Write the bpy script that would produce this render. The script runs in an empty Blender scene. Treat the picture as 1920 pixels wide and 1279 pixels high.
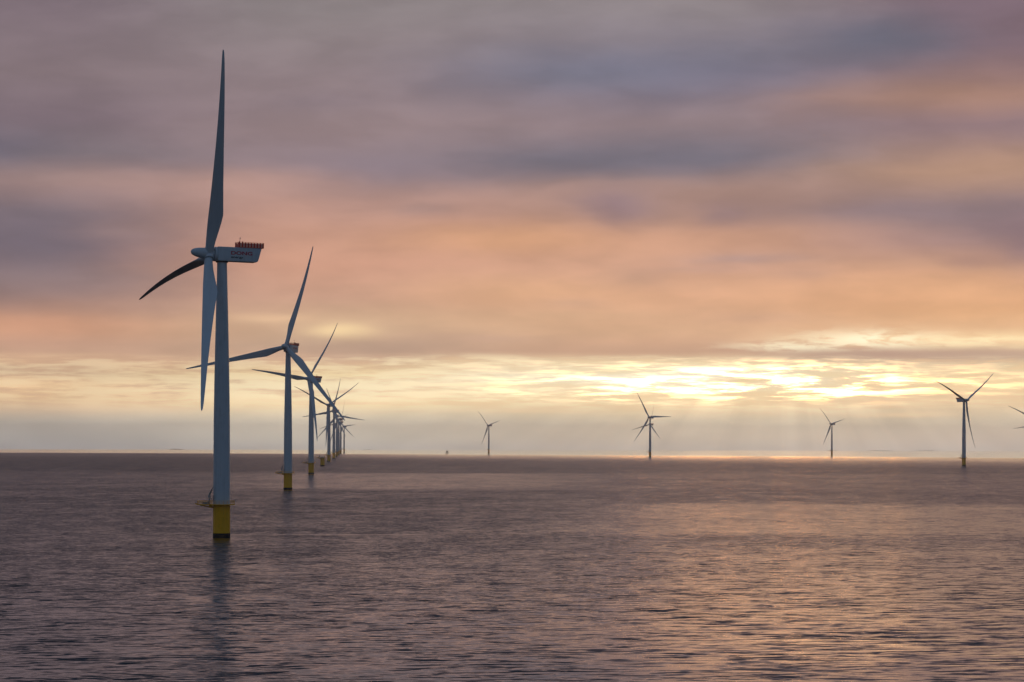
import bpy, bmesh, math, random
from mathutils import Vector, Matrix
random.seed(7)
sc = bpy.context.scene
COL = sc.collection
R = math.radians
# ------------------------------------------------------------------ camera
F = 5018.0            # focal length expressed in photo pixels (1920 wide)
CAM_H = 34.35
R2 = 2 * 7.43e6       # twice the refracted earth radius: the sea really curves away
cam_data = bpy.data.cameras.new("camera")
cam = bpy.data.objects.new("camera", cam_data); COL.objects.link(cam)
cam_data.sensor_width = 36.0
cam_data.lens = 36.0 * F / 1920.0
cam_data.shift_y = 189.2 / 1920.0
cam_data.clip_start = 1.0
cam_data.clip_end = 120000.0
cam.matrix_world = Matrix.Translation((0, 0, CAM_H)) @ Matrix.Rotation(R(90), 4, 'X') @ Matrix.Rotation(R(0.104), 4, 'Z')
sc.camera = cam
sc.view_settings.view_transform = 'Standard'
sc.view_settings.look = 'None'
sc.view_settings.exposure = 0.0
sc.view_settings.gamma = 1.0
sc.cycles.max_bounces = 6
sc.cycles.volume_bounces = 2
sc.cycles.use_denoising = True
sc.cycles.use_adaptive_sampling = True

# ------------------------------------------------------------------ node helper
def lin(c):
    return tuple(((v / 255) / 12.92 if v / 255 <= 0.04045 else ((v / 255 + 0.055) / 1.055) ** 2.4) for v in c)

class NT:
    def __init__(s, tree): s.t = tree; s.n = tree.nodes; s.l = tree.links
    def put(s, sock, v):
        if isinstance(v, bpy.types.NodeSocket): s.l.new(v, sock)
        elif v is not None:
            if hasattr(sock.default_value, '__len__') and isinstance(v, (tuple, list)):
                if len(sock.default_value) == 4 and len(v) == 3: v = tuple(v) + (1.0,)
            sock.default_value = v
    def m(s, op, a, b=None, c=None, clamp=False):
        n = s.n.new('ShaderNodeMath'); n.operation = op; n.use_clamp = clamp
        for i, v in enumerate((a, b, c)):
            if v is not None: s.put(n.inputs[i], v)
        return n.outputs[0]
    def v(s, op, a, b=None, scale=None):
        n = s.n.new('ShaderNodeVectorMath'); n.operation = op
        s.put(n.inputs[0], a)
        if b is not None: s.put(n.inputs[1], b)
        if scale is not None: s.put(n.inputs['Scale'], scale)
        return n.outputs['Value'] if op in ('DOT_PRODUCT', 'LENGTH') else n.outputs['Vector']
    def comb(s, x, y, z=0.0):
        n = s.n.new('ShaderNodeCombineXYZ')
        for i, v in enumerate((x, y, z)): s.put(n.inputs[i], v)
        return n.outputs[0]
    def sep(s, v):
        n = s.n.new('ShaderNodeSeparateXYZ'); s.put(n.inputs[0], v); return n.outputs
    def noise(s, vec, scale, detail=3.0, rough=0.5, out='Fac', dist=0.0):
        n = s.n.new('ShaderNodeTexNoise'); s.put(n.inputs['Vector'], vec)
        n.inputs['Scale'].default_value = scale; n.inputs['Detail'].default_value = detail
        n.inputs['Roughness'].default_value = rough; n.inputs['Distortion'].default_value = dist
        return n.outputs[out]
    def mix(s, f, a, b, mode='MIX'):
        n = s.n.new('ShaderNodeMix'); n.data_type = 'RGBA'; n.blend_type = mode; n.clamp_factor = True
        s.put(n.inputs[0], f); s.put(n.inputs[6], a); s.put(n.inputs[7], b)
        return n.outputs[2]
    def ss(s, x, a, b, lo=0.0, hi=1.0):
        n = s.n.new('ShaderNodeMapRange'); n.interpolation_type = 'SMOOTHSTEP'
        s.put(n.inputs[0], x); s.put(n.inputs[1], a); s.put(n.inputs[2], b)
        s.put(n.inputs[3], lo); s.put(n.inputs[4], hi)
        return n.outputs[0]
    def ramp(s, f, stops, interp='LINEAR'):
        n = s.n.new('ShaderNodeValToRGB'); cr = n.color_ramp; cr.interpolation = interp
        while len(cr.elements) > 1: cr.elements.remove(cr.elements[-1])
        cr.elements[0].position = stops[0][0]; cr.elements[0].color = tuple(stops[0][1]) + (1,)
        for p, c in stops[1:]:
            e = cr.elements.new(p); e.color = tuple(c) + (1,)
        s.put(n.inputs[0], f)
        return n.outputs[0]

# ------------------------------------------------------------------ sky
SUN_AZ, SUN_EL = 5.6, 2.6     # degrees right of the view axis, above eye level
world = bpy.data.worlds.new("World"); sc.world = world; world.use_nodes = True
W = NT(world.node_tree); W.n.clear()
out = W.n.new('ShaderNodeOutputWorld'); bg = W.n.new('ShaderNodeBackground')
W.l.new(bg.outputs[0], out.inputs[0])
tc = W.n.new('ShaderNodeTexCoord')
dx, dy, dz = W.sep(tc.outputs['Generated'])
az = W.m('MULTIPLY', W.m('ARCTAN2', dx, dy), 180 / math.pi)
el = W.m('MULTIPLY', W.m('ARCSINE', W.m('MINIMUM', W.m('MAXIMUM', dz, -1.0), 1.0)), 180 / math.pi)
# field coordinates: one unit = 100 photo pixels = 1.142 degrees; V runs downwards from the top of the cloud field
PX = 87.58
U0 = W.m('MULTIPLY_ADD', az, PX / 100, 9.60)
V0 = W.m('MULTIPLY_ADD', el, -PX / 100, 8.287)
P0 = W.comb(U0, V0, 0.0)
# wind-torn edges: warp the field with drifting noise, weaker close to the horizon
wamp = W.ss(V0, 3.0, 8.2, 1.0, 0.22)
w1 = W.v('SUBTRACT', W.noise(W.v('MULTIPLY', P0, (0.28, 0.85, 1.0)), 1.0, 3.0, 0.55, 'Color'), (0.5, 0.5, 0.5))
w2 = W.v('SUBTRACT', W.noise(W.v('MULTIPLY', P0, (0.7, 2.6, 1.0)), 1.0, 4.0, 0.5, 'Color'), (0.5, 0.5, 0.5))
warp = W.v('ADD', W.v('MULTIPLY', w1, (1.5, 0.42, 0.0)), W.v('MULTIPLY', w2, (0.9, 0.12, 0.0)))
P = W.v('ADD', P0, W.v('SCALE', warp, scale=wamp))
U, V, _ = W.sep(P)
HI = -20.0     # V at the top of the ramps
def colramp(stops):
    top = [(HI, (62, 76, 100)), (-12, (86, 84, 98)), (-5.0, (112, 96, 102)), (-1.5, (124, 108, 114))]
    st = sorted(top + [(y / 100.0, c) for y, c in stops])
    return W.ramp(W.ss_lin, [((v - HI) / (8.6 - HI), lin(c)) for v, c in st])
mr = W.n.new('ShaderNodeMapRange'); W.put(mr.inputs[0], V); mr.inputs[1].default_value = HI; mr.inputs[2].default_value = 8.6
W.ss_lin = mr.outputs[0]
colA = colramp([(20, (126, 111, 121)), (150, (131, 115, 122)), (230, (122, 108, 118)), (300, (119, 110, 118)), (360, (150, 128, 128)), (400, (122, 110, 118)),
    (460, (118, 106, 116)), (530, (138, 120, 122)), (580, (165, 132, 120)), (620, (205, 158, 130)), (655, (198, 160, 138)), (680, (222, 185, 150)),
    (700, (205, 175, 145)), (720, (240, 205, 160)), (745, (225, 192, 150)), (770, (210, 182, 150)), (790, (180, 168, 150)), (820, (166, 160, 149)), (843, (150, 146, 142))])
colB = colramp([(20, (138, 128, 132)), (150, (142, 126, 132)), (250, (146, 128, 132)), (330, (140, 125, 132)), (380, (180, 145, 135)), (440, (190, 148, 130)),
    (500, (200, 154, 132)), (560, (200, 160, 138)), (600, (205, 172, 142)), (650, (200, 170, 145)), (674, (208, 172, 146)), (700, (248, 222, 170)), (720, (255, 240, 200)),
    (760, (235, 212, 168)), (790, (205, 190, 165)), (820, (192, 182, 162)), (843, (174, 167, 157))])
colC = colramp([(20, (142, 132, 138)), (80, (138, 128, 138)), (130, (122, 118, 138)), (180, (128, 118, 132)), (230, (145, 128, 134)), (300, (124, 117, 128)),
    (350, (162, 134, 126)), (400, (168, 136, 124)), (440, (198, 154, 130)), (500, (206, 162, 137)), (560, (216, 170, 138)), (620, (215, 175, 142)), (660, (204, 165, 138)),
    (680, (255, 235, 190)), (705, (255, 252, 228)), (740, (252, 230, 182)), (765, (235, 208, 165)), (790, (212, 194, 165)), (820, (200, 184, 160)), (843, (182, 171, 157))])
colD = colramp([(20, (124, 104, 116)), (100, (124, 102, 112)), (190, (160, 126, 118)), (250, (140, 118, 124)), (320, (172, 140, 124)), (400, (140, 122, 126)),
    (460, (165, 135, 130)), (520, (212, 165, 132)), (580, (224, 175, 132)), (620, (228, 186, 145)), (640, (255, 225, 175)), (665, (190, 160, 145)), (690, (250, 225, 180)),
    (720, (250, 222, 172)), (760, (222, 197, 160)), (790, (208, 190, 162)), (820, (203, 186, 165)), (843, (186, 175, 162))])
sky = W.mix(W.ss(U, 0.6, 6.0), colA, colB)
sky = W.mix(W.ss(U, 6.0, 12.2), sky, colC)
sky = W.mix(W.ss(U, 13.0, 18.4), sky, colD)
def blob(sky, cx, cy, rx, ry, c, k, boost=1.0):
    d = W.v('MULTIPLY', W.v('SUBTRACT', P, (cx / 100, cy / 100, 0)), (100 / rx, 100 / ry, 0))
    g = W.m('EXPONENT', W.m('MULTIPLY', W.v('DOT_PRODUCT', d, d), -1.0))
    return W.mix(W.m('MULTIPLY', g, k), sky, tuple(v * boost for v in lin(c)))
BLOBS = [
 (1640, 82, 180, 46, (106, 107, 125), .85), (1400, 110, 220, 34, (118, 114, 130), .6), (1080, 140, 210, 40, (118, 118, 136), .65),
 (1130, 302, 300, 38, (112, 109, 122), .85), (1290, 290, 90, 26, (112, 109, 122), .6), (70, 455, 140, 60, (110, 103, 115), .6),
 (20, 288, 80, 30, (108, 104, 120), .6), (690, 325, 150, 30, (128, 119, 132), .6), (1700, 400, 260, 24, (138, 121, 127), .7),
 (1170, 380, 90, 24, (142, 123, 130), .6), (1370, 402, 50, 22, (140, 120, 126), .55), (1915, 450, 60, 60, (138, 117, 125), .7),
 (1400, 486, 110, 12, (178, 150, 145), .7), (1210, 522, 70, 20, (182, 148, 132), .5), (1490, 516, 70, 13, (180, 145, 130), .5),
 (1815, 490, 50, 14, (178, 142, 130), .65), (770, 395, 60, 16, (150, 130, 130), .4), (1750, 195, 240, 28, (166, 130, 116), .6),
 (1800, 325, 220, 30, (180, 146, 124), .5), (150, 345, 120, 16, (160, 136, 132), .4), (480, 350, 260, 26, (186, 150, 138), .55),
 (120, 540, 200, 30, (138, 120, 122), .5), (60, 605, 200, 22, (206, 155, 126), .5), (930, 455, 200, 26, (220, 168, 128), .6),
 (980, 550, 200, 30, (230, 182, 140), .45), (1700, 560, 300, 30, (228, 176, 136), .4), (600, 200, 130, 22, (136, 122, 132), .5), (1150, 395, 60, 26, (138, 118, 128), .5), (250, 440, 90, 18, (160, 136, 134), .4), (200, 585, 220, 14, (172, 140, 128), .4), (900, 635, 120, 8, (196, 162, 142), .5), (1330, 505, 90, 9, (192, 156, 142), .5), (1080, 570, 70, 12, (200, 162, 138), .45), (1850, 425, 70, 18, (136, 116, 124), .5), (720, 655, 170, 16, (186, 158, 140), .6),
 (1060, 592, 160, 12, (205, 168, 136), .6), (1420, 596, 90, 12, (205, 165, 138), .6),
]
for b in BLOBS: sky = blob(sky, *b)
# soft brightness mottling of the stratocumulus
mott = W.noise(W.v('MULTIPLY', P, (0.45, 1.5, 1.0)), 1.0, 4.0, 0.5)
mk = W.ss(mott, 0.28, 0.72, 0.91, 1.09)
sky = W.mix(1.0, sky, W.comb(mk, mk, mk), 'MULTIPLY')
# glowing breaks above the horizon
brk = W.ss(W.noise(W.v('MULTIPLY', W.v('ADD', P0, W.v('MULTIPLY', w2, (1.2, 0.25, 0.0))), (1.1, 5.5, 1.0)), 1.0, 5.0, 0.6), 0.36, 0.56)
for b in [(640, 622, 60, 13, (250, 222, 172), .85, 1.0), (515, 598, 70, 8, (232, 196, 160), .7, 1.0), (1500, 652, 120, 9, (255, 246, 210), .95, 1.1),
          (1640, 638, 120, 17, (255, 246, 210), 1.0, 1.15), (1830, 640, 110, 11, (255, 236, 190), .8, 1.1), (1640, 666, 230, 12, (188, 157, 140), .85, 1.0),
          (1180, 658, 230, 13, (204, 167, 140), .7, 1.0)]:
    sky = blob(sky, *b[:5], (W.m('MULTIPLY', brk, b[5]) if b[4][0] > 230 and b[0] > 1400 else b[5]), b[6])
st = W.noise(W.v('MULTIPLY', W.v('ADD', P0, W.v('MULTIPLY', w2, (0.8, 0.10, 0.0))), (0.80, 8.5, 1.0)), 1.0, 6.0, 0.62)
band = W.m('MULTIPLY', W.ss(V, 6.62, 6.80), W.ss(V, 7.30, 7.85, 1.0, 0.0))
bandR = W.m('MULTIPLY', W.m('MULTIPLY', W.ss(U, 2.0, 11.0, 0.42, 1.0), W.ss(U, 15.6, 17.6, 1.0, 0.62)), band)
hot = W.m('MULTIPLY', W.ss(st, 0.42, 0.60), bandR)
core = W.v('MULTIPLY', W.v('SUBTRACT', P, (13.4, 7.15, 0)), (1 / 3.8, 1 / 0.30, 0))
coreg = W.m('EXPONENT', W.m('MULTIPLY', W.v('DOT_PRODUCT', core, core), -1.0))
hotc = W.mix(coreg, lin((255, 238, 196)), (1.9, 1.6, 1.15))
sky = W.mix(W.m('MULTIPLY', hot, 0.85), sky, hotc)
sunp = W.v('MULTIPLY', W.v('SUBTRACT', P, (14.7, 7.2, 0)), (1 / 2.9, 1 / 0.24, 0))
sung = W.m('MULTIPLY', W.m('EXPONENT', W.m('MULTIPLY', W.v('DOT_PRODUCT', sunp, sunp), -1.0)), W.m('POWER', hot, 3.0))
sky = W.v('ADD', sky, W.v('SCALE', (34.0, 12.5, 2.7), scale=sung))
cold = W.m('MULTIPLY', W.m('MULTIPLY', W.ss(st, 0.50, 0.34), band), W.m('SUBTRACT', 1.0, W.m('MULTIPLY', coreg, 0.6)))
sky = W.mix(W.m('MULTIPLY', cold, 0.6), sky, W.mix(W.ss(U, 4.0, 11.0), lin((206, 170, 142)), lin((246, 212, 166))))
tone = W.ss(V0, 5.8, 7.0)
sky = W.mix(1.0, sky, W.mix(tone, W.mix(W.ss(V0, 1.0, 3.5), (1.05, 1.055, 1.01), (1.11, 1.06, 1.03)), W.mix(W.ss(V0, 7.5, 7.9), (1.04, 1.0, 0.98), (0.96, 1.0, 1.06))), 'MULTIPLY')
for b in [(1395, 712, 55, 7, (250, 218, 168), .85), (1545, 702, 45, 5, (252, 226, 180), .8), (1578, 709, 24, 8, (250, 222, 176), .7),
          (1636, 722, 24, 9, (248, 216, 170), .8), (1725, 704, 32, 5, (252, 222, 178), .7), (1120, 697, 100, 8, (253, 230, 184), .7),
          (1010, 724, 160, 5, (250, 222, 178), .6), (1290, 740, 150, 5, (244, 210, 164), .7), (1760, 745, 190, 9, (232, 200, 160), .6),
          (1560, 752, 120, 6, (226, 196, 158), .6), (1000, 770, 90, 5, (240, 210, 168), .5), (1690, 776, 90, 5, (240, 208, 166), .6)]:
    sky = blob(sky, *b)
# crepuscular rays fanning down from the hidden sun
ang = W.m('ARCTAN2', W.m('SUBTRACT', U0, 14.7), W.m('SUBTRACT', V0, 5.2))
ray = W.noise(W.comb(W.m('MULTIPLY', ang, 1.7), 0.0, 3.3), 3.0, 3.0, 0.6)
raym = W.m('MULTIPLY', W.ss(V0, 7.2, 7.8), W.ss(ray, 0.35, 0.65, -1.0, 1.0))
rk = W.m('MULTIPLY_ADD', raym, 0.075, 1.0)
sky = W.mix(1.0, sky, W.comb(rk, rk, rk), 'MULTIPLY')
bo = W.ss(V0, 6.9, 8.45, 1.0, 1.68)
sky = W.v('SCALE', sky, scale=bo)
# away from the sunset: clear blue dusk sky (Nishita) behind thin blue-grey cloud
nis = W.n.new('ShaderNodeTexSky'); nis.sky_type = 'NISHITA'; nis.sun_disc = False
nis.sun_elevation = R(SUN_EL); nis.sun_rotation = R(SUN_AZ)
nb = W.v('SCALE', nis.outputs[0], scale=0.08)
bn = W.noise(W.v('MULTIPLY', tc.outputs['Generated'], (2.0, 2.0, 5.0)), 1.5, 4.0, 0.55)
BACK = (0.105, 0.175, 0.30)
back = W.mix(W.ss(bn, 0.3, 0.7, 0.55, 0.9), nb, BACK)
fr = W.m('MULTIPLY', W.ss(W.m('ABSOLUTE', az), 24.0, 75.0), 1.0)
up = W.ss(el, 22.0, 60.0)
sky = W.mix(W.m('MAXIMUM', fr, up), sky, back)
W.l.new(sky, bg.inputs[0]); bg.inputs[1].default_value = 1.0
world.cycles.sampling_method = 'MANUAL'; world.cycles.sample_map_resolution = 2048

# ------------------------------------------------------------------ sun (veiled by cloud: weak and wide)
sd = bpy.data.lights.new("sun", 'SUN'); sd.energy = 0.002; sd.angle = R(6); sd.color = (1.0, 0.52, 0.20)
sun = bpy.data.objects.new("sun", sd); COL.objects.link(sun)
d = Vector((math.sin(R(SUN_AZ)) * math.cos(R(SUN_EL)), math.cos(R(SUN_AZ)) * math.cos(R(SUN_EL)), math.sin(R(SUN_EL))))
sun.rotation_euler = (-d).to_track_quat('-Z', 'Y').to_euler()
sun.location = (0, 0, 400)

# ------------------------------------------------------------------ materials
def material(name):
    m = bpy.data.materials.new(name); m.use_nodes = True
    T = NT(m.node_tree); b = T.n['Principled BSDF']
    return m, T, b
def paint(name, c, rough=0.45, grime=0.12, dark=(0.2, 0.17, 0.13), scale=0.35, metallic=0.0):
    m, T, b = material(name)
    g = T.n.new('ShaderNodeNewGeometry')
    tcn = T.n.new('ShaderNodeTexCoord')
    ob = tcn.outputs['Object']
    streak = T.noise(T.v('MULTIPLY', ob, (1.0, 1.0, 0.06)), scale * 4, 4.0, 0.6)
    patch = T.noise(ob, scale, 4.0, 0.55)
    k = T.m('MULTIPLY', T.ss(T.m('ADD', T.m('MULTIPLY', streak, 0.6), T.m('MULTIPLY', patch, 0.4)), 0.45, 0.75), grime)
    T.put(b.inputs['Base Color'], T.mix(k, c, dark))
    T.put(b.inputs['Roughness'], T.m('MULTIPLY_ADD', patch, 0.25, rough - 0.1))
    b.inputs['Metallic'].default_value = metallic
    return m
M_white = paint("turbine_paint", (0.50, 0.52, 0.53), 0.42, 0.35)
M_blade = paint("blade_gelcoat", (0.50, 0.52, 0.53), 0.35, 0.18)
M_yellow = paint("yellow_coating", (1.0, 0.43, 0.0), 0.8, 0.4, (0.30, 0.12, 0.01), 0.5)
M_black = paint("tidal_growth", (0.008, 0.009, 0.008), 0.75, 0.6, (0.02, 0.025, 0.015), 1.2)
M_black.node_tree.nodes['Principled BSDF'].inputs['Specular IOR Level'].default_value = 0.15
M_steel = paint("galvanised_steel", (0.25, 0.26, 0.27), 0.5, 0.3)
M_crane = paint("crane_paint", (0.30, 0.30, 0.29), 0.5, 0.3)
M_red = paint("red_panel_paint", (0.75, 0.04, 0.015), 0.8, 0.2)
M_redmesh = paint("pale_red_panel", (1.0, 0.42, 0.30), 0.8, 0.2)
M_letter_red = paint("red_lettering", (0.42, 0.02, 0.03), 0.5, 0.0)
M_letter_dark = paint("dark_lettering", (0.05, 0.06, 0.07), 0.5, 0.0)
M_rubber = paint("dark_seal", (0.02, 0.02, 0.022), 0.7, 0.0)
M_hull = paint("hull_paint", (0.05, 0.045, 0.05), 0.5, 0.2)
M_orange = paint("boat_orange", (0.35, 0.10, 0.02), 0.5, 0.2)

# ------------------------------------------------------------------ sea
def sea_z(x, y): return -(x * x + y * y) / R2
MASK = 1.0
def build_sea():
    bm = bmesh.new()
    rad = [0.0]; r = 12.0
    while r < 24800: rad.append(r); r *= 1.035
    rad.append(24800.0)
    NA = 720
    c0 = bm.verts.new((0, 0, 0)); prev = None
    for r in rad[1:]:
        ring = [bm.verts.new((r * math.cos(2 * math.pi * k / NA), r * math.sin(2 * math.pi * k / NA), -r * r / R2)) for k in range(NA)]
        if prev is None:
            for k in range(NA): bm.faces.new((c0, ring[k], ring[(k + 1) % NA]))
        else:
            for k in range(NA): bm.faces.new((prev[k], ring[k], ring[(k + 1) % NA], prev[(k + 1) % NA]))
        prev = ring
    me = bpy.data.meshes.new("sea"); bm.to_mesh(me); bm.free()
    for p in me.polygons: p.use_smooth = True
    o = bpy.data.objects.new("sea", me); COL.objects.link(o); o['kind'] = 'structure'
    m, T, b = material("sea_water")
    geo = T.n.new('ShaderNodeNewGeometry'); pos = geo.outputs['Position']
    X, Y, Z = T.sep(pos)
    dist = T.v('LENGTH', T.comb(X, Y, 0.0))
    ld = T.m('LOGARITHM', dist, 2.718281828)                 # ln(distance)
    u = T.m('DIVIDE', X, T.m('MAXIMUM', Y, 50.0))
    q = T.comb(T.m('MULTIPLY', X, 0.0016), T.m('MULTIPLY', Y, 0.0016), 0.0)
    wob = T.m('SUBTRACT', T.noise(q, 1.3, 4.0, 0.6), 0.5)
    ldw = T.m('MULTIPLY_ADD', wob, 0.12, ld)
    def lnb(a, b_, e=0.03):   # band in distance, soft edges
        return T.m('MULTIPLY', T.ss(ldw, math.log(a) - e, math.log(a) + e), T.ss(ldw, math.log(b_) - e, math.log(b_) + e, 1.0, 0.0))
    def gate(a, b_): return T.ss(u, a, b_)
    calm = T.ss(T.m('ADD', T.m('MULTIPLY_ADD', wob, 0.05, ld), T.m('MULTIPLY', u, 0.95)), math.log(7350), math.log(8300), 0.0, 1.0)
    calm2 = T.ss(T.m('ADD', T.m('MULTIPLY_ADD', wob, 0.25, ld), T.m('MULTIPLY', u, 1.2)), math.log(4300), math.log(7700), 0.0, 1.0)
    mid = T.m('MULTIPLY', lnb(1930, 3000, 0.035), T.m('MULTIPLY', gate(-0.13, -0.07), T.ss(u, -0.01, 0.06, 1.0, 0.25)))
    glit = T.m('MULTIPLY', lnb(1000, 1520, 0.03), gate(-0.03, 0.08))
    streaky = T.noise(T.comb(T.m('MULTIPLY', X, 0.003), T.m('MULTIPLY', Y, 0.006), 5.0), 1.0, 5.0, 0.62)
    rough_patch = T.ss(streaky, 0.36, 0.64, 1.12, 0.88)
    dkband = T.m('MULTIPLY', lnb(3100, 6500, 0.1), T.ss(u, -0.14, -0.05, 1.0, 0.3))
    k = T.m('MULTIPLY', rough_patch, T.m('SUBTRACT', 1.0, T.m('MULTIPLY', mid, 0.60)))
    k = T.m('MULTIPLY', k, T.m('SUBTRACT', 1.0, T.m('MULTIPLY', glit, 0.62)))
    k = T.m('MULTIPLY', k, T.m('MULTIPLY_ADD', dkband, 0.7, 1.0))
    k = T.m('MULTIPLY', k, T.m('SUBTRACT', 1.0, T.m('MULTIPLY', calm, 0.93)))
    k = T.m('MULTIPLY', k, T.ss(ld, math.log(350), math.log(950), 1.15, 1.6))
    k = T.m('MULTIPLY', k, T.m('MULTIPLY_ADD', T.m('MULTIPLY', T.ss(u, -0.12, 0.09), T.ss(ld, math.log(1050), math.log(1900), 1.0, 0.75)), -0.64, 1.34))
    k = T.m('MULTIPLY', k, T.m('SUBTRACT', 1.0, T.m('MULTIPLY', calm2, T.ss(u, -0.13, -0.02, 0.05, 0.80))))
    line = T.m('MULTIPLY', T.ss(T.m('ABSOLUTE', T.m('SUBTRACT', T.m('MULTIPLY_ADD', wob, 26.0, dist), 990.0)), 2.0, 6.0, 1.0, 0.0), T.ss(u, -0.110, -0.104))
    line = T.m('MULTIPLY', line, T.ss(T.noise(T.comb(T.m('MULTIPLY', X, 0.05), 0.0, 1.0), 1.0, 3.0), T.ss(u, -0.09, 0.03, 0.30, 0.55), T.ss(u, -0.09, 0.03, 0.45, 0.70)))
    k = T.m('MULTIPLY', k, T.m('MULTIPLY_ADD', line, -0.75, 1.0))
    grp = T.noise(T.comb(T.m('MULTIPLY', X, 1 / 14.0), T.m('MULTIPLY', Y, 1 / 30.0), 2.0), 1.0, 2.0, 0.6)
    grp2 = T.noise(T.comb(T.m('MULTIPLY', X, 1 / 60.0), T.m('MULTIPLY', Y, 1 / 110.0), 7.0), 1.0, 2.0, 0.6)
    k = T.m('MULTIPLY', k, T.ss(grp, 0.3, 0.7, 0.62, 1.38))
    k = T.m('MULTIPLY', k, T.ss(grp2, 0.3, 0.7, 0.75, 1.25))
    # wave slopes, long crested across the view; every layer is a slope field in world metres
    def layer(lx, ly, seed, det=2.0):
        pv = T.comb(T.m('MULTIPLY', T.m('MULTIPLY_ADD', Y, 0.18, X), 1 / lx), T.m('MULTIPLY', T.m('MULTIPLY_ADD', X, -0.10, Y), 1 / ly), seed)
        return T.v('SUBTRACT', T.noise(pv, 1.0, det, 0.55, 'Color'), (0.5, 0.5, 0.5))
    s1 = layer(20.0, 6.5, 1.0, 2.0)
    s2 = layer(6.5, 2.1, 4.0, 2.5)
    s3 = layer(2.4, 0.9, 9.0, 2.0)
    near = T.ss(ld, math.log(420), math.log(1300))
    s3 = T.v('SCALE', s3, scale=T.m('MULTIPLY_ADD', near, 0.40, 0.60))
    s2 = T.v('SCALE', s2, scale=T.m('MULTIPLY_ADD', near, -0.12, 1.12))
    tot = T.v('ADD', T.v('ADD', T.v('MULTIPLY', s1, (0.10, 0.22, 0.0)), T.v('MULTIPLY', s2, (0.20, 1.15, 0.0))), T.v('MULTIPLY', s3, (0.28, 1.15, 0.0)))
    tot = T.v('SCALE', tot, scale=k)
    # masking: at a grazing view the wave faces turned away are hidden behind those turned towards the viewer
    ih = T.v('NORMALIZE', T.v('MULTIPLY', geo.outputs['Incoming'], (1.0, 1.0, 0.0)))
    sv = T.v('DOT_PRODUCT', tot, ih)
    flip = T.m('MULTIPLY', T.m('MAXIMUM', T.m('MULTIPLY', sv, -1.0), 0.0), T.m('MULTIPLY', T.m('MULTIPLY_ADD', near, 0.35, 1.15), T.m('MULTIPLY_ADD', T.m('MULTIPLY', T.ss(u, -0.02, 0.09), T.ss(ld, math.log(1050), math.log(2000), 1.0, 0.15)), -0.18, 1.0)))
    nrm = T.v('NORMALIZE', T.v('ADD', T.v('ADD', geo.outputs['Normal'], tot), T.v('SCALE', ih, scale=flip)))
    T.put(b.inputs['Normal'], nrm)
    b.inputs['Base Color'].default_value = (0.010, 0.008, 0.009, 1)
    b.inputs['IOR'].default_value = 1.333
    T.put(b.inputs['Roughness'], T.m('ADD', T.m('MULTIPLY', T.m('MULTIPLY', calm2, T.m('SUBTRACT', 1.0, calm)), T.ss(u, -0.13, -0.02, 0.0, -0.09)), T.m('ADD', T.m('MULTIPLY_ADD', calm, -0.14, 0.10), T.m('MULTIPLY', near, 0.06))))
    me.materials.append(m)
    return o
build_sea()

# ------------------------------------------------------------------ mesh helpers
def obj(name, bm, mat, parent=None, smooth=False, mats=None):
    bmesh.ops.recalc_face_normals(bm, faces=bm.faces)
    me = bpy.data.meshes.new(name); bm.to_mesh(me); bm.free()
    for m in (mats or [mat]): me.materials.append(m)
    if smooth:
        for p in me.polygons: p.use_smooth = True
        try: me.set_sharp_from_angle(angle=R(35))
        except Exception: pass
    o = bpy.data.objects.new(name, me); COL.objects.link(o)
    if parent: o.parent = parent
    return o
def box(bm, x0, x1, y0, y1, z0, z1, mi=0):
    vs = [bm.verts.new(p) for p in ((x0, y0, z0), (x1, y0, z0), (x1, y1, z0), (x0, y1, z0), (x0, y0, z1), (x1, y0, z1), (x1, y1, z1), (x0, y1, z1))]
    for f in ((0, 3, 2, 1), (4, 5, 6, 7), (0, 1, 5, 4), (1, 2, 6, 5), (2, 3, 7, 6), (3, 0, 4, 7)):
        bm.faces.new([vs[i] for i in f]).material_index = mi
def lathe(bm, prof, n=48, axis='Z', cap=True, mi=0):
    rings = []
    for r, z in prof:
        ring = []
        for k in range(n):
            a = 2 * math.pi * k / n
            p = (r * math.cos(a), r * math.sin(a), z) if axis == 'Z' else (z, r * math.cos(a), r * math.sin(a))
            ring.append(bm.verts.new(p))
        rings.append(ring)
    for a, b_ in zip(rings, rings[1:]):
        for k in range(n): bm.faces.new((a[k], a[(k + 1) % n], b_[(k + 1) % n], b_[k])).material_index = mi
    if cap:
        bm.faces.new(rings[0][::-1]).material_index = mi; bm.faces.new(rings[-1]).material_index = mi
def tube(bm, p0, p1, r, n=8, mi=0):
    p0, p1 = Vector(p0), Vector(p1); d = (p1 - p0).normalized()
    a = d.orthogonal().normalized(); b_ = d.cross(a)
    r0 = []; r1 = []
    for k in range(n):
        t = 2 * math.pi * k / n; o = a * (r * math.cos(t)) + b_ * (r * math.sin(t))
        r0.append(bm.verts.new(p0 + o)); r1.append(bm.verts.new(p1 + o))
    for k in range(n): bm.faces.new((r0[k], r0[(k + 1) % n], r1[(k + 1) % n], r1[k])).material_index = mi
    bm.faces.new(r0[::-1]).material_index = mi; bm.faces.new(r1).material_index = mi
def empty(name, loc):
    o = bpy.data.objects.new(name, None); COL.objects.link(o); o.location = loc; o.empty_display_size = 5; return o
def tag(o, label, cat, group=None):
    o['label'] = label; o['category'] = cat
    if group: o['group'] = group
def bevel(bm, w, seg=3, ang=30):
    es = [e for e in bm.edges if len(e.link_faces) == 2 and e.calc_face_angle(0) > R(ang)]
    bmesh.ops.bevel(bm, geom=es, offset=w, segments=seg, affect='EDGES', profile=0.6)

HUB_Z, TILT, OH, RT = 102.0, 5.8, 4.9, 74.9
DECK = 11.9
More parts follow.
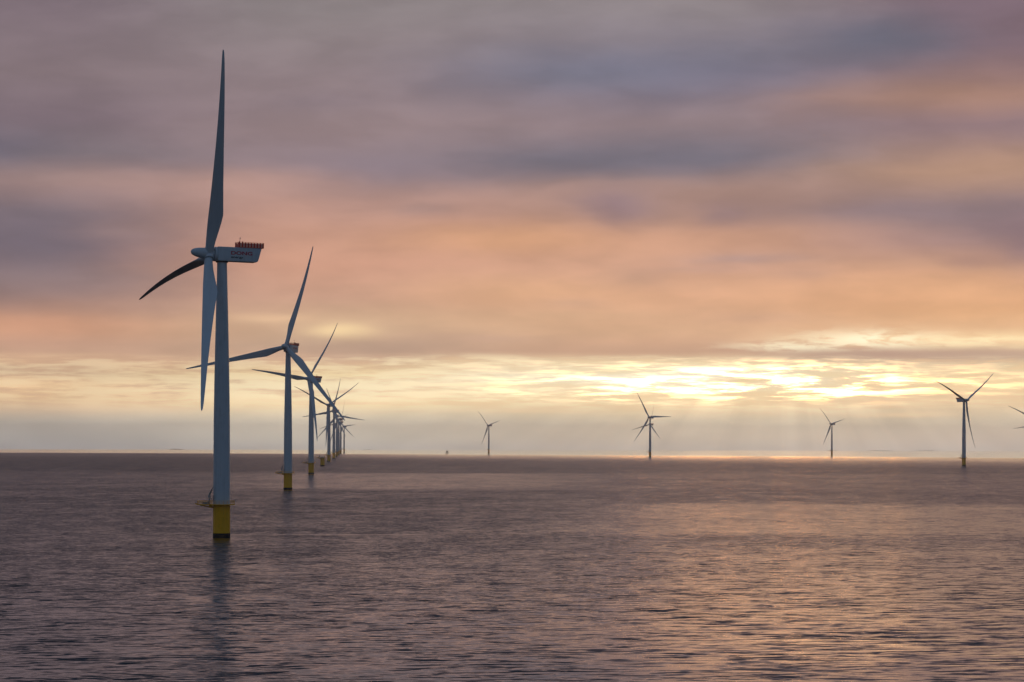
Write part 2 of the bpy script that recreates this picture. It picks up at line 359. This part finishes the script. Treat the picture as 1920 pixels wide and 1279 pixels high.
# --- foundation pieces (shared by every turbine and by the bare foundation)
def foundation_parts(parent, bare=False):
    bm = bmesh.new()
    lathe(bm, [(3.03, 1.35), (3.03, 6.0), (3.06, 6.0), (3.06, 6.12), (3.03, 6.12), (3.03, DECK - 0.55), (3.25, DECK - 0.35), (3.25, DECK - 0.02)], 64)
    tp = obj('transition_piece', bm, M_yellow, parent, True)
    bm = bmesh.new(); lathe(bm, [(3.13, -6.0), (3.13, 1.35), (3.04, 1.5)], 64)
    pile = obj('monopile', bm, M_black, parent, True)
    # deck: ring plus a long laydown arm to the left
    bm = bmesh.new()
    N = 48; outer = []
    for k in range(N):
        a = 2 * math.pi * k / N
        outer.append((4.75 * math.cos(a), 4.75 * math.sin(a)))
    zt, zb = DECK + 0.0, DECK - 0.28
    ro = [bm.verts.new((x, y, zt)) for x, y in outer]; ri = [bm.verts.new((x * 3.30 / 4.75, y * 3.30 / 4.75, zt)) for x, y in outer]
    so = [bm.verts.new((x, y, zb)) for x, y in outer]; si = [bm.verts.new((x * 3.30 / 4.75, y * 3.30 / 4.75, zb)) for x, y in outer]
    for k in range(N):
        j = (k + 1) % N
        bm.faces.new((ro[k], ro[j], ri[j], ri[k])); bm.faces.new((so[j], so[k], si[k], si[j]))
        bm.faces.new((ro[k], so[k], so[j], ro[j])); bm.faces.new((ri[j], si[j], si[k], ri[k]))
    box(bm, -8.6, -4.1, -2.6, 2.2, zb + 0.03, zt - 0.003)
    # sloping fender lip at the end of the arm and knee brackets beneath
    tube(bm, (-9.4, -1.6, zt + 0.25), (-8.4, -1.2, zb + 0.1), 0.1); tube(bm, (-9.4, 1.0, zt + 0.25), (-8.4, 0.8, zb + 0.1), 0.1)
    for y in (-1.6, 1.4): tube(bm, (-7.6, y, zb), (-3.0, y * 0.6, zb - 1.0), 0.14)
    box(bm, -4.4, -3.1, -1.6, -0.4, zb - 0.95, zb - 0.01)
    pf = obj('platform', bm, M_yellow, parent)
    # railing
    bm = bmesh.new(); path = []
    for k in range(33):
        a = R(-152 + 304 * k / 32); path.append((4.62 * math.cos(a), 4.62 * math.sin(a)))
    path = [(-8.5, -2.5), (-7.2, -2.5), (-6.0, -2.5), (-4.6, -2.5)] + path + [(-4.6, 2.1), (-6.0, 2.1), (-7.2, 2.1), (-8.5, 2.1), (-8.5, 0.6), (-8.5, -1.0), (-8.5, -2.5)]
    for (x0, y0), (x1, y1) in zip(path, path[1:]):
        for h in (0.45, 0.85, 1.25): tube(bm, (x0, y0, zt + h), (x1, y1, zt + h), 0.035, 6)
    for i, (x, y) in enumerate(path):
        if i % 2 == 0 or i < 4 or i > len(path) - 8: tube(bm, (x, y, zt - 0.05), (x, y, zt + 1.28), 0.045, 6)
    obj('railing', bm, M_yellow, pf)
    # stored gear on the laydown arm
    bm = bmesh.new(); box(bm, -6.6, -5.0, -1.9, -0.7, zt + 0.004, zt + 0.75); box(bm, -4.9, -4.2, -1.2, 0.2, zt + 0.006, zt + 1.1); bevel(bm, 0.06, 1)
    obj('equipment_box', bm, M_steel, pf)
    # davit crane folded back against the tower
    bm = bmesh.new()
    lathe_off = (-4.35, -0.9)
    tube(bm, (lathe_off[0], lathe_off[1], zt), (lathe_off[0], lathe_off[1], zt + 4.0), 0.24, 12)
    tube(bm, (lathe_off[0], lathe_off[1], zt + 3.7), (-2.7, -2.6, zt + 6.1), 0.20, 10)
    tube(bm, (lathe_off[0], lathe_off[1], zt + 1.9), (-3.1, -2.1, zt + 2.1), 0.18, 8)
    tube(bm, (lathe_off[0], lathe_off[1], zt + 3.0), (-3.3, -1.9, zt + 4.6), 0.13, 8)
    box(bm, -4.75, -3.85, -1.35, -0.45, zt + 2.5, zt + 3.3)
    cr = obj('davit_crane', bm, M_crane, pf, True)
    return pf

# --- blade, built once; local +Z outwards, +Y leading edge, +X upwind (flapwise)
def blade_mesh():
    st = [  # r, chord, thickness, leading-edge offset, twist(deg)
     (1.2, 3.0, 3.0, 1.5, 14), (3.2, 3.05, 3.0, 1.52, 14), (6.0, 3.5, 2.55, 1.55, 14), (9.5, 4.3, 2.0, 1.6, 13), (13.0, 5.0, 1.6, 1.6, 11),
     (15.6, 5.35, 1.35, 1.55, 9.5), (17.2, 5.2, 1.22, 1.5, 9), (21.0, 4.8, 1.02, 1.42, 7.5), (27.0, 4.2, 0.80, 1.3, 5.5), (34.0, 3.6, 0.62, 1.15, 4),
     (42.0, 2.95, 0.46, 0.98, 2.6), (50.0, 2.4, 0.34, 0.82, 1.5), (58.0, 1.9, 0.25, 0.66, 0.6), (66.0, 1.4, 0.17, 0.5, 0), (71.0, 1.05, 0.12, 0.38, 0),
     (73.8, 0.7, 0.08, 0.26, 0), (74.7, 0.35, 0.05, 0.14, 0)]
    bm = bmesh.new(); rings = []; n = 28
    for r, c, t, le, tw in st:
        ring = []; x0 = 5.4 * (r / 75.0) ** 2.9
        e = min(1.0, max(0.0, (c / t - 1.0) / 1.8))         # 0 circle .. 1 aerofoil
        ct, s_ = math.cos(R(tw)), math.sin(R(tw))
        for k in range(n):
            a = 2 * math.pi * k / n
            s01 = (1 - math.cos(a)) / 2                       # 0 at LE .. 1 at TE
            circ = math.sin(a) * 0.5
            foil = math.copysign(1, math.sin(a)) * 0.5 * 2.6 * (0.2969 * math.sqrt(max(s01, 0)) - 0.126 * s01 - 0.3516 * s01 ** 2 + 0.2843 * s01 ** 3 - 0.1015 * s01 ** 4) * 1.28
            xx = t * (circ * (1 - e) + foil * e * 1.15)
            yy = le - c * s01
            ring.append(bm.verts.new((x0 + xx * ct + yy * s_, yy * ct - xx * s_, r)))
        rings.append(ring)
    for a, b_ in zip(rings, rings[1:]):
        for k in range(n): bm.faces.new((a[k], a[(k + 1) % n], b_[(k + 1) % n], b_[k]))
    bm.faces.new(rings[0][::-1]); bm.faces.new(rings[-1])
    return bm

def text_mesh(body, height, width, mat, name, parent, mw):
    cu = bpy.data.curves.new(name, 'FONT'); cu.body = body; cu.size = 1.0; cu.extrude = 0.01; cu.resolution_u = 3; cu.offset = 0.04
    tmp = bpy.data.objects.new(name, cu); COL.objects.link(tmp)
    bpy.context.view_layer.update()
    me = bpy.data.meshes.new_from_object(tmp.evaluated_get(bpy.context.evaluated_depsgraph_get()))
    bpy.data.objects.remove(tmp); bpy.data.curves.remove(cu)
    xs = [v.co.x for v in me.vertices]; ys = [v.co.y for v in me.vertices]
    sx = width / (max(xs) - min(xs)); sy = height / (max(ys) - min(ys)); mx, my = min(xs), min(ys)
    for v in me.vertices: v.co.x = (v.co.x - mx) * sx; v.co.y = (v.co.y - my) * sy
    me.materials.clear(); me.materials.append(mat); me.name = name
    o = bpy.data.objects.new(name, me); COL.objects.link(o); o.parent = parent; o.matrix_local = mw
    return o

def yaw_m(yaw): return Matrix.Translation((0, 0, HUB_Z)) @ Matrix.Rotation(R(yaw), 4, 'Z')
def blade_local(yaw, ph, cone, pitch, dzr):
    return (Matrix.Translation((0, 0, dzr)) @ yaw_m(yaw) @ Matrix.Rotation(-R(TILT), 4, 'Y') @ Matrix.Translation((OH, 0, 0))
            @ Matrix.Rotation(R(ph), 4, 'X') @ Matrix.Rotation(R(cone), 4, 'Y') @ Matrix.Rotation(-R(pitch), 4, 'Z'))
def hub_local(yaw, ph, dzr):
    return (Matrix.Translation((0, 0, dzr)) @ yaw_m(yaw) @ Matrix.Rotation(-R(TILT), 4, 'Y') @ Matrix.Translation((OH, 0, 0)) @ Matrix.Rotation(R(ph), 4, 'X'))

def make_turbine():
    root = empty('wind_turbine', (0, 0, 0))
    foundation_parts(root)
    # tower: conical in the middle, nearly straight near the foot, with flange rings
    prof = [(3.10, DECK + 0.004), (3.10, DECK + 0.35), (3.0, DECK + 0.35), (2.99, 22), (2.95, 33.0), (2.985, 33.0), (2.985, 33.16), (2.94, 33.16), (2.90, 42), (2.72, 55), (2.60, 61), (2.63, 61), (2.63, 61.15), (2.595, 61.15), (2.38, 72), (2.16, 82), (1.92, 91), (1.78, 97.6), (1.78, 99.3)]
    bm = bmesh.new(); lathe(bm, prof, 72)
    tw = obj('tower', bm, M_white, root, True)
    bm = bmesh.new()   # service door at deck level
    box(bm, -0.5, 0.5, -0.08, 0.0, 0, 2.3); bevel(bm, 0.05, 1)
    dr = obj('door', bm, M_steel, tw); dr.matrix_local = Matrix.Rotation(R(-62), 4, 'Z') @ Matrix.Translation((0, -3.02, DECK + 0.9))
    # nacelle in its own yawed frame: +X to the nose
    bm = bmesh.new()
    prof2 = [(2.0, -3.05), (2.0, 2.0), (-13.8, 2.0), (-13.8, 1.55), (-12.75, -2.5), (-12.2, -3.05)]
    w = 2.75
    L = [bm.verts.new((x, w, z)) for x, z in prof2]; Rr = [bm.verts.new((x, -w, z)) for x, z in prof2]
    bm.faces.new(L); bm.faces.new(Rr[::-1])
    for k in range(len(prof2)): bm.faces.new((L[k], Rr[k], Rr[(k + 1) % len(prof2)], L[(k + 1) % len(prof2)]))
    bmesh.ops.recalc_face_normals(bm, faces=bm.faces); bevel(bm, 0.22, 3)
    na = obj('nacelle', bm, M_white, root, True)
    bm = bmesh.new(); box(bm, -3.4, -1.6, -0.9, 0.9, 1.99, 2.15); obj('roof_hatch', bm, M_steel, na)
    bm = bmesh.new()   # bottom yaw bearing collar
    lathe(bm, [(2.1, -3.55), (2.25, -3.35), (2.25, -3.04)], 48)
    obj('yaw_collar', bm, M_rubber, na, True)
    # helicopter hoist deck: floor, red slatted fence panels
    bm = bmesh.new(); box(bm, -14.6, -5.4, -2.9, 2.9, 2.0 + 0.02, 2.16)
    hd = obj('hoist_deck', bm, M_red, na)
    bm = bmesh.new()
    def panel(x0, y0, x1, y1, h):
        tube(bm, (x0, y0, 2.1), (x0, y0, 2.1 + h), 0.06, 6)
        tube(bm, (x0, y0, 2.1 + h), (x1, y1, 2.1 + h - 0.0), 0.06, 6)
    n = 9
    for s_ in (-1, 1):
        y = s_ * 2.86
        for k in range(n):
            x = -5.65 - k * 1.09
            h = 2.0 if k < 2 else 1.75
            box(bm, x - 0.25, x + 0.25, y - 0.03, y + 0.03, 2.16, 2.16 + h)
            if k < n - 1: panel(x, y, x - 1.09, y, 1.8)
    for k in range(6):
        y = -2.5 + k * 1.0
        box(bm, -14.62, -14.56, y - 0.22, y + 0.22, 2.16, 3.9); box(bm, -5.48, -5.42, y - 0.22, y + 0.22, 2.16, 4.05)
    ob_ = obj('fence_slats', bm, M_red, hd)
    for s_ in (-1, 1):
        y = s_ * 2.80
        bm = bmesh.new(); box(bm, -14.4, -5.6, y - 0.012, y + 0.012, 2.2, 3.6)
        obj('fence_mesh', bm, M_redmesh, hd)
    bm = bmesh.new()
    tube(bm, (-5.9, 2.2, 2.1), (-5.9, 2.2, 5.6), 0.07, 6); tube(bm, (-5.9, 1.8, 5.2), (-5.9, 2.6, 5.2), 0.05, 6)
    bmesh.ops.create_uvsphere(bm, u_segments=10, v_segments=6, radius=0.2, matrix=Matrix.Translation((-5.9, 2.6, 5.35)))
    obj('wind_mast', bm, M_steel, na)
    # lettering on the +Y flank, reading towards the tail
    rotT = Matrix(((-1, 0, 0, 0), (0, 0, 1, 0), (0, 1, 0, 0), (0, 0, 0, 1)))
    text_mesh("DONG", 1.35, 7.9, M_letter_red, 'red_lettering', na, Matrix.Translation((-2.6, w + 0.015, -0.75)) @ rotT)
    text_mesh("energy", 0.85, 4.6, M_letter_dark, 'dark_lettering', na, Matrix.Translation((-2.6, w + 0.015, -2.2)) @ rotT)
    # generator + dark gap + hub with pointed spinner (hub frame: +X forwards)
    bm = bmesh.new(); lathe(bm, [(1.9, -3.3), (2.5, -3.3), (2.62, -3.0), (2.62, -2.0), (2.45, -1.85)], 56, 'X')
    gen = obj('generator', bm, M_white, root, True)
    bm = bmesh.new()
    prof3 = [(1.95, -1.86), (2.05, -1.7), (2.08, -0.4), (2.08, 1.2), (1.95, 2.1), (1.80, 3.2), (1.62, 4.3), (1.38, 5.2), (1.05, 5.95), (0.65, 6.4), (0.25, 6.58), (0.02, 6.6)]
    lathe(bm, prof3, 56, 'X')
    hub = obj('hub', bm, M_white, root, True)
    bm = bmesh.new()
    for k in range(3):
        Mx = Matrix.Rotation(R(120 * k), 4, 'X')
        b0 = len(bm.verts); nb = bmesh.new(); lathe(nb, [(1.72, 1.2), (1.72, 2.35), (1.62, 2.42)], 40)
        tmp = bpy.data.meshes.new('tmp'); nb.transform(Mx); nb.to_mesh(tmp); nb.free(); bm.from_mesh(tmp); bpy.data.meshes.remove(tmp)
    obj('blade_socket', bm, M_white, hub, True)
    bm = bmesh.new(); lathe(bm, [(1.9, -1.84), (2.2, -1.84), (2.2, -1.72), (1.9, -1.72)], 40, 'X'); obj('seal_ring', bm, M_rubber, hub, True)
    b1 = obj('blade', blade_mesh(), M_blade, root, True)
    for k in range(2):
        c = b1.copy(); COL.objects.link(c); c.parent = root
    return root

def pose(root, yaw, ph, cone, pitch, dzr=0.0):
    k = 0
    for ch in root.children:
        nm = ch.name.split('.')[0]
        if nm == 'nacelle': ch.matrix_local = Matrix.Translation((0, 0, 0.1)) @ yaw_m(yaw) @ Matrix.Rotation(-R(1.3), 4, 'Y')
        elif nm == 'generator': ch.matrix_local = hub_local(yaw, 0, dzr * 0.4)
        elif nm == 'hub': ch.matrix_local = hub_local(yaw, ph, dzr * 0.5)
        elif nm == 'blade': ch.matrix_local = blade_local(yaw, ph + 120 * k, cone, pitch, dzr); k += 1
def copy_tree(o, parent=None):
    c = o.copy(); COL.objects.link(c); c.parent = parent
    if parent is not None: c.matrix_local = o.matrix_local.copy()
    for ch in list(o.children):
        copy_tree(ch, c)
    return c
def place(root, xpx, D):
    X = (xpx - 960.0) * D / F
    root.location = (X, D, sea_z(X, D))

SPECS = [  # photo x, distance, yaw, phase, cone, pitch, rotor drop, label, group
 (415.8, 960, -160.0, 96.0, 5.7, 81, -1.8, "nearest, tallest wind turbine at left, rotor nearly edge on, red letters on its nacelle", 'R'),
 (540.0, 1925, -106.1, 102.3, 3.6, 9, 0, "second nearest wind turbine in the left row, one blade pointing left behind the nearest tower", 'R'),
 (583.5, 2890, -126.7, 81.1, 4.3, 15, 0, "third wind turbine of the left row, standing just left of the bare yellow foundation", 'R'),
 (616.8, 4825, -112.2, 60.6, 2.0, 28, -1.5, "turbine directly right of the bare foundation, two blades raised in a V", 'R'),
 (626.0, 5790, -123.6, 100.0, 4.9, 7, 0, "fifth standing turbine of the left row, second to the right of the bare foundation", 'R'),
 (631.6, 6755, -92.0, 19.7, 5.5, 10, 0, "sixth standing turbine of the left row, one blade stretching far to the right", 'R'),
 (635.1, 7720, -145.2, 40.5, 2.0, 38, 0, "seventh standing turbine of the left row, crowded between its neighbours", 'R'),
 (638.9, 8685, -111.3, 105.1, 2.5, 47, 0, "eighth standing turbine of the left row, last before the gap", 'R'),
 (645.2, 10600, -128.4, 34.0, 3.6, 15, 0, "farthest and palest turbine of the left row, standing past the gap at its right end", 'R'),
 (916.5, 10000, -136.4, 43.3, 2.0, 17, 0, "small pale wind turbine alone near the middle of the horizon, right of the workboat", 'H'),
 (1218.8, 6935, -127.2, 30.1, 2.9, 0, 0, "larger front turbine of the overlapping pair right of centre, one blade pointing right", 'H'),
 (1219.6, 9350, -127.5, 103.7, 2.1, 39, 0, "smaller turbine hidden behind the tower of the front one in the pair right of centre", 'H'),
 (1559.7, 9000, -140.8, 41.5, 2.5, 25, 0, "small lone wind turbine beside the brightest glitter on the horizon", 'H'),
 (1807.4, 4160, -54.1, 62.4, 2.0, 70, -2.0, "large turbine near the right edge, two blades raised in a V, nacelle tail left", 'H'),
 (1939.0, 6950, -123.7, 64.3, 3.5, 14, 0, "nearer turbine cut off by the right edge, only its upper left blade in view", 'H'),
 (1939.0, 9330, -128.7, 99.6, 3.4, 10, 0, "farther turbine cut off by the right edge, only a low left blade tip showing", 'H'),
]
proto = make_turbine()
# reparent the two extra blades (copied from the first one)
roots = []
for i, (xpx, D, yaw, ph, cone, pitch, dzr, label, g) in enumerate(SPECS):
    r_ = proto if i == 0 else copy_tree(proto)
    roots.append(r_)
for r_, (xpx, D, yaw, ph, cone, pitch, dzr, label, g) in zip(roots, SPECS):
    place(r_, xpx, D); pose(r_, yaw, ph, cone, pitch, dzr)
    tag(r_, label, "wind turbine", "wind turbines in the long row at left" if g == 'R' else "wind turbines along the right horizon")

# --- the foundation still waiting for its tower
fd = empty('turbine_foundation', (0, 0, 0))
foundation_parts(fd, True)
bm = bmesh.new(); lathe(bm, [(3.0, DECK + 0.004), (3.0, DECK + 0.8), (2.2, DECK + 1.1)], 40)
obj('cover', bm, M_steel, fd, True)
place(fd, 604.8, 3860)
tag(fd, "bare yellow foundation with platform and small crane but no tower, in the left turbine row", "foundation")

# --- distant workboat seen bow on
def make_boat():
    b = empty('workboat', (0, 0, 0))
    bm = bmesh.new()
    for s_ in (-1, 1):   # twin hulls
        secs = []
        for yy, wd, zb in ((-9, 0.15, 1.2), (-7, 1.0, -0.4), (0, 1.3, -0.9), (9, 1.3, -0.8)):
            cx = s_ * 3.4
            secs.append([bm.verts.new((cx - wd, yy, 2.6)), bm.verts.new((cx - wd * 0.8, yy, 0.6)), bm.verts.new((cx, yy, zb)), bm.verts.new((cx + wd * 0.8, yy, 0.6)), bm.verts.new((cx + wd, yy, 2.6))])
        for a, c in zip(secs, secs[1:]):
            for k in range(4): bm.faces.new((a[k], a[k + 1], c[k + 1], c[k]))
            bm.faces.new((a[4], a[0], c[0], c[4]))
        bm.faces.new(secs[0]); bm.faces.new(secs[-1][::-1])
    box(bm, -4.6, 4.6, -6, 9, 2.62, 3.3)
    obj('hull', bm, M_hull, b)
    bm = bmesh.new(); box(bm, -4.0, -0.5, -3, 4.5, 3.31, 7.6); box(bm, 0.6, 4.0, -3, 4.5, 3.31, 7.2); bevel(bm, 0.3, 2)
    wh = obj('wheelhouse', bm, M_orange, b)
    bm = bmesh.new(); box(bm, -3.7, -0.8, -3.06, -3.01, 5.6, 6.9); box(bm, 0.9, 3.7, -3.06, -3.01, 5.4, 6.6); obj('window', bm, M_rubber, wh)
    bm = bmesh.new()
    tube(bm, (-2.4, 1, 7.6), (-2.2, 1, 11.6), 0.55, 8); tube(bm, (2.2, 1, 7.2), (2.1, 1, 11.0), 0.5, 8); tube(bm, (-3.2, 1, 9.4), (-1.2, 1, 9.4), 0.2, 6); tube(bm, (1.2, 1, 9.0), (3.1, 1, 9.0), 0.2, 6)
    obj('mast', bm, M_steel, b)
    place(b, 838.2, 9300)
    tag(b, "tiny dark workboat with two masts on the bright horizon left of the lone middle turbine", "boat")
make_boat()

# ------------------------------------------------------------------ far coast
def build_hills():
    bm = bmesh.new()
    def ridge(dist, segs, seed, depth=350):
        rnd = random.Random(seed); prev = None
        N = 260; ph = [rnd.uniform(0, 6.28) for _ in range(6)]
        for i in range(N + 1):
            xpx = -300 + 2500 * i / N
            X = (xpx - 960) * dist / F
            h = 0.0
            for cx, wd, hh in segs: h += hh * math.exp(-((xpx - cx) / wd) ** 2)
            h *= 1 + 0.05 * math.sin(xpx * 0.021 + ph[0]) + 0.03 * math.sin(xpx * 0.067 + ph[1]) + 0.02 * math.sin(xpx * 0.19 + ph[2])
            zb = -(dist * dist + X * X) / R2
            row = [bm.verts.new((X, dist - depth, zb - 50)), bm.verts.new((X, dist - depth * 0.4, zb - 42 + h * 1.3)), bm.verts.new((X, dist, zb - 40 + h * 1.6)), bm.verts.new((X, dist + depth, zb - 50))]
            if prev:
                for k in range(3): bm.faces.new((prev[k], row[k], row[k + 1], prev[k + 1]))
            prev = row
    ridge(24300, [(330, 55, 27), (690, 70, 27), (1560, 50, 26.2), (1730, 80, 26.8)], 3)
    ridge(25200, [(1650, 110, 26), (620, 100, 25.5)], 5)
    m, T, b = material("coast_hills")
    tcn = T.n.new('ShaderNodeTexCoord')
    T.put(b.inputs['Base Color'], T.mix(T.noise(tcn.outputs['Object'], 0.002, 4.0), (0.05, 0.065, 0.05), (0.09, 0.085, 0.06)))
    b.inputs['Roughness'].default_value = 0.9
    o = obj('hills', bm, m); o['kind'] = 'structure'
build_hills()

# ------------------------------------------------------------------ haze: one closed box of even, thin air
HAZE = 3.4e-5
if HAZE > 0:
    bm = bmesh.new(); box(bm, -26000, 26000, -26000, 26000, -95, 186)
    m = bpy.data.materials.new("haze_air"); m.use_nodes = True; m.node_tree.nodes.clear()
    o_ = m.node_tree.nodes.new('ShaderNodeOutputMaterial'); pv = m.node_tree.nodes.new('ShaderNodeVolumePrincipled')
    pv.inputs['Color'].default_value = (0.97, 0.97, 0.97, 1); pv.inputs['Density'].default_value = HAZE; pv.inputs['Anisotropy'].default_value = 0.85
    m.node_tree.links.new(pv.outputs[0], o_.inputs['Volume'])
    hz = obj('haze', bm, m); hz['kind'] = 'stuff'
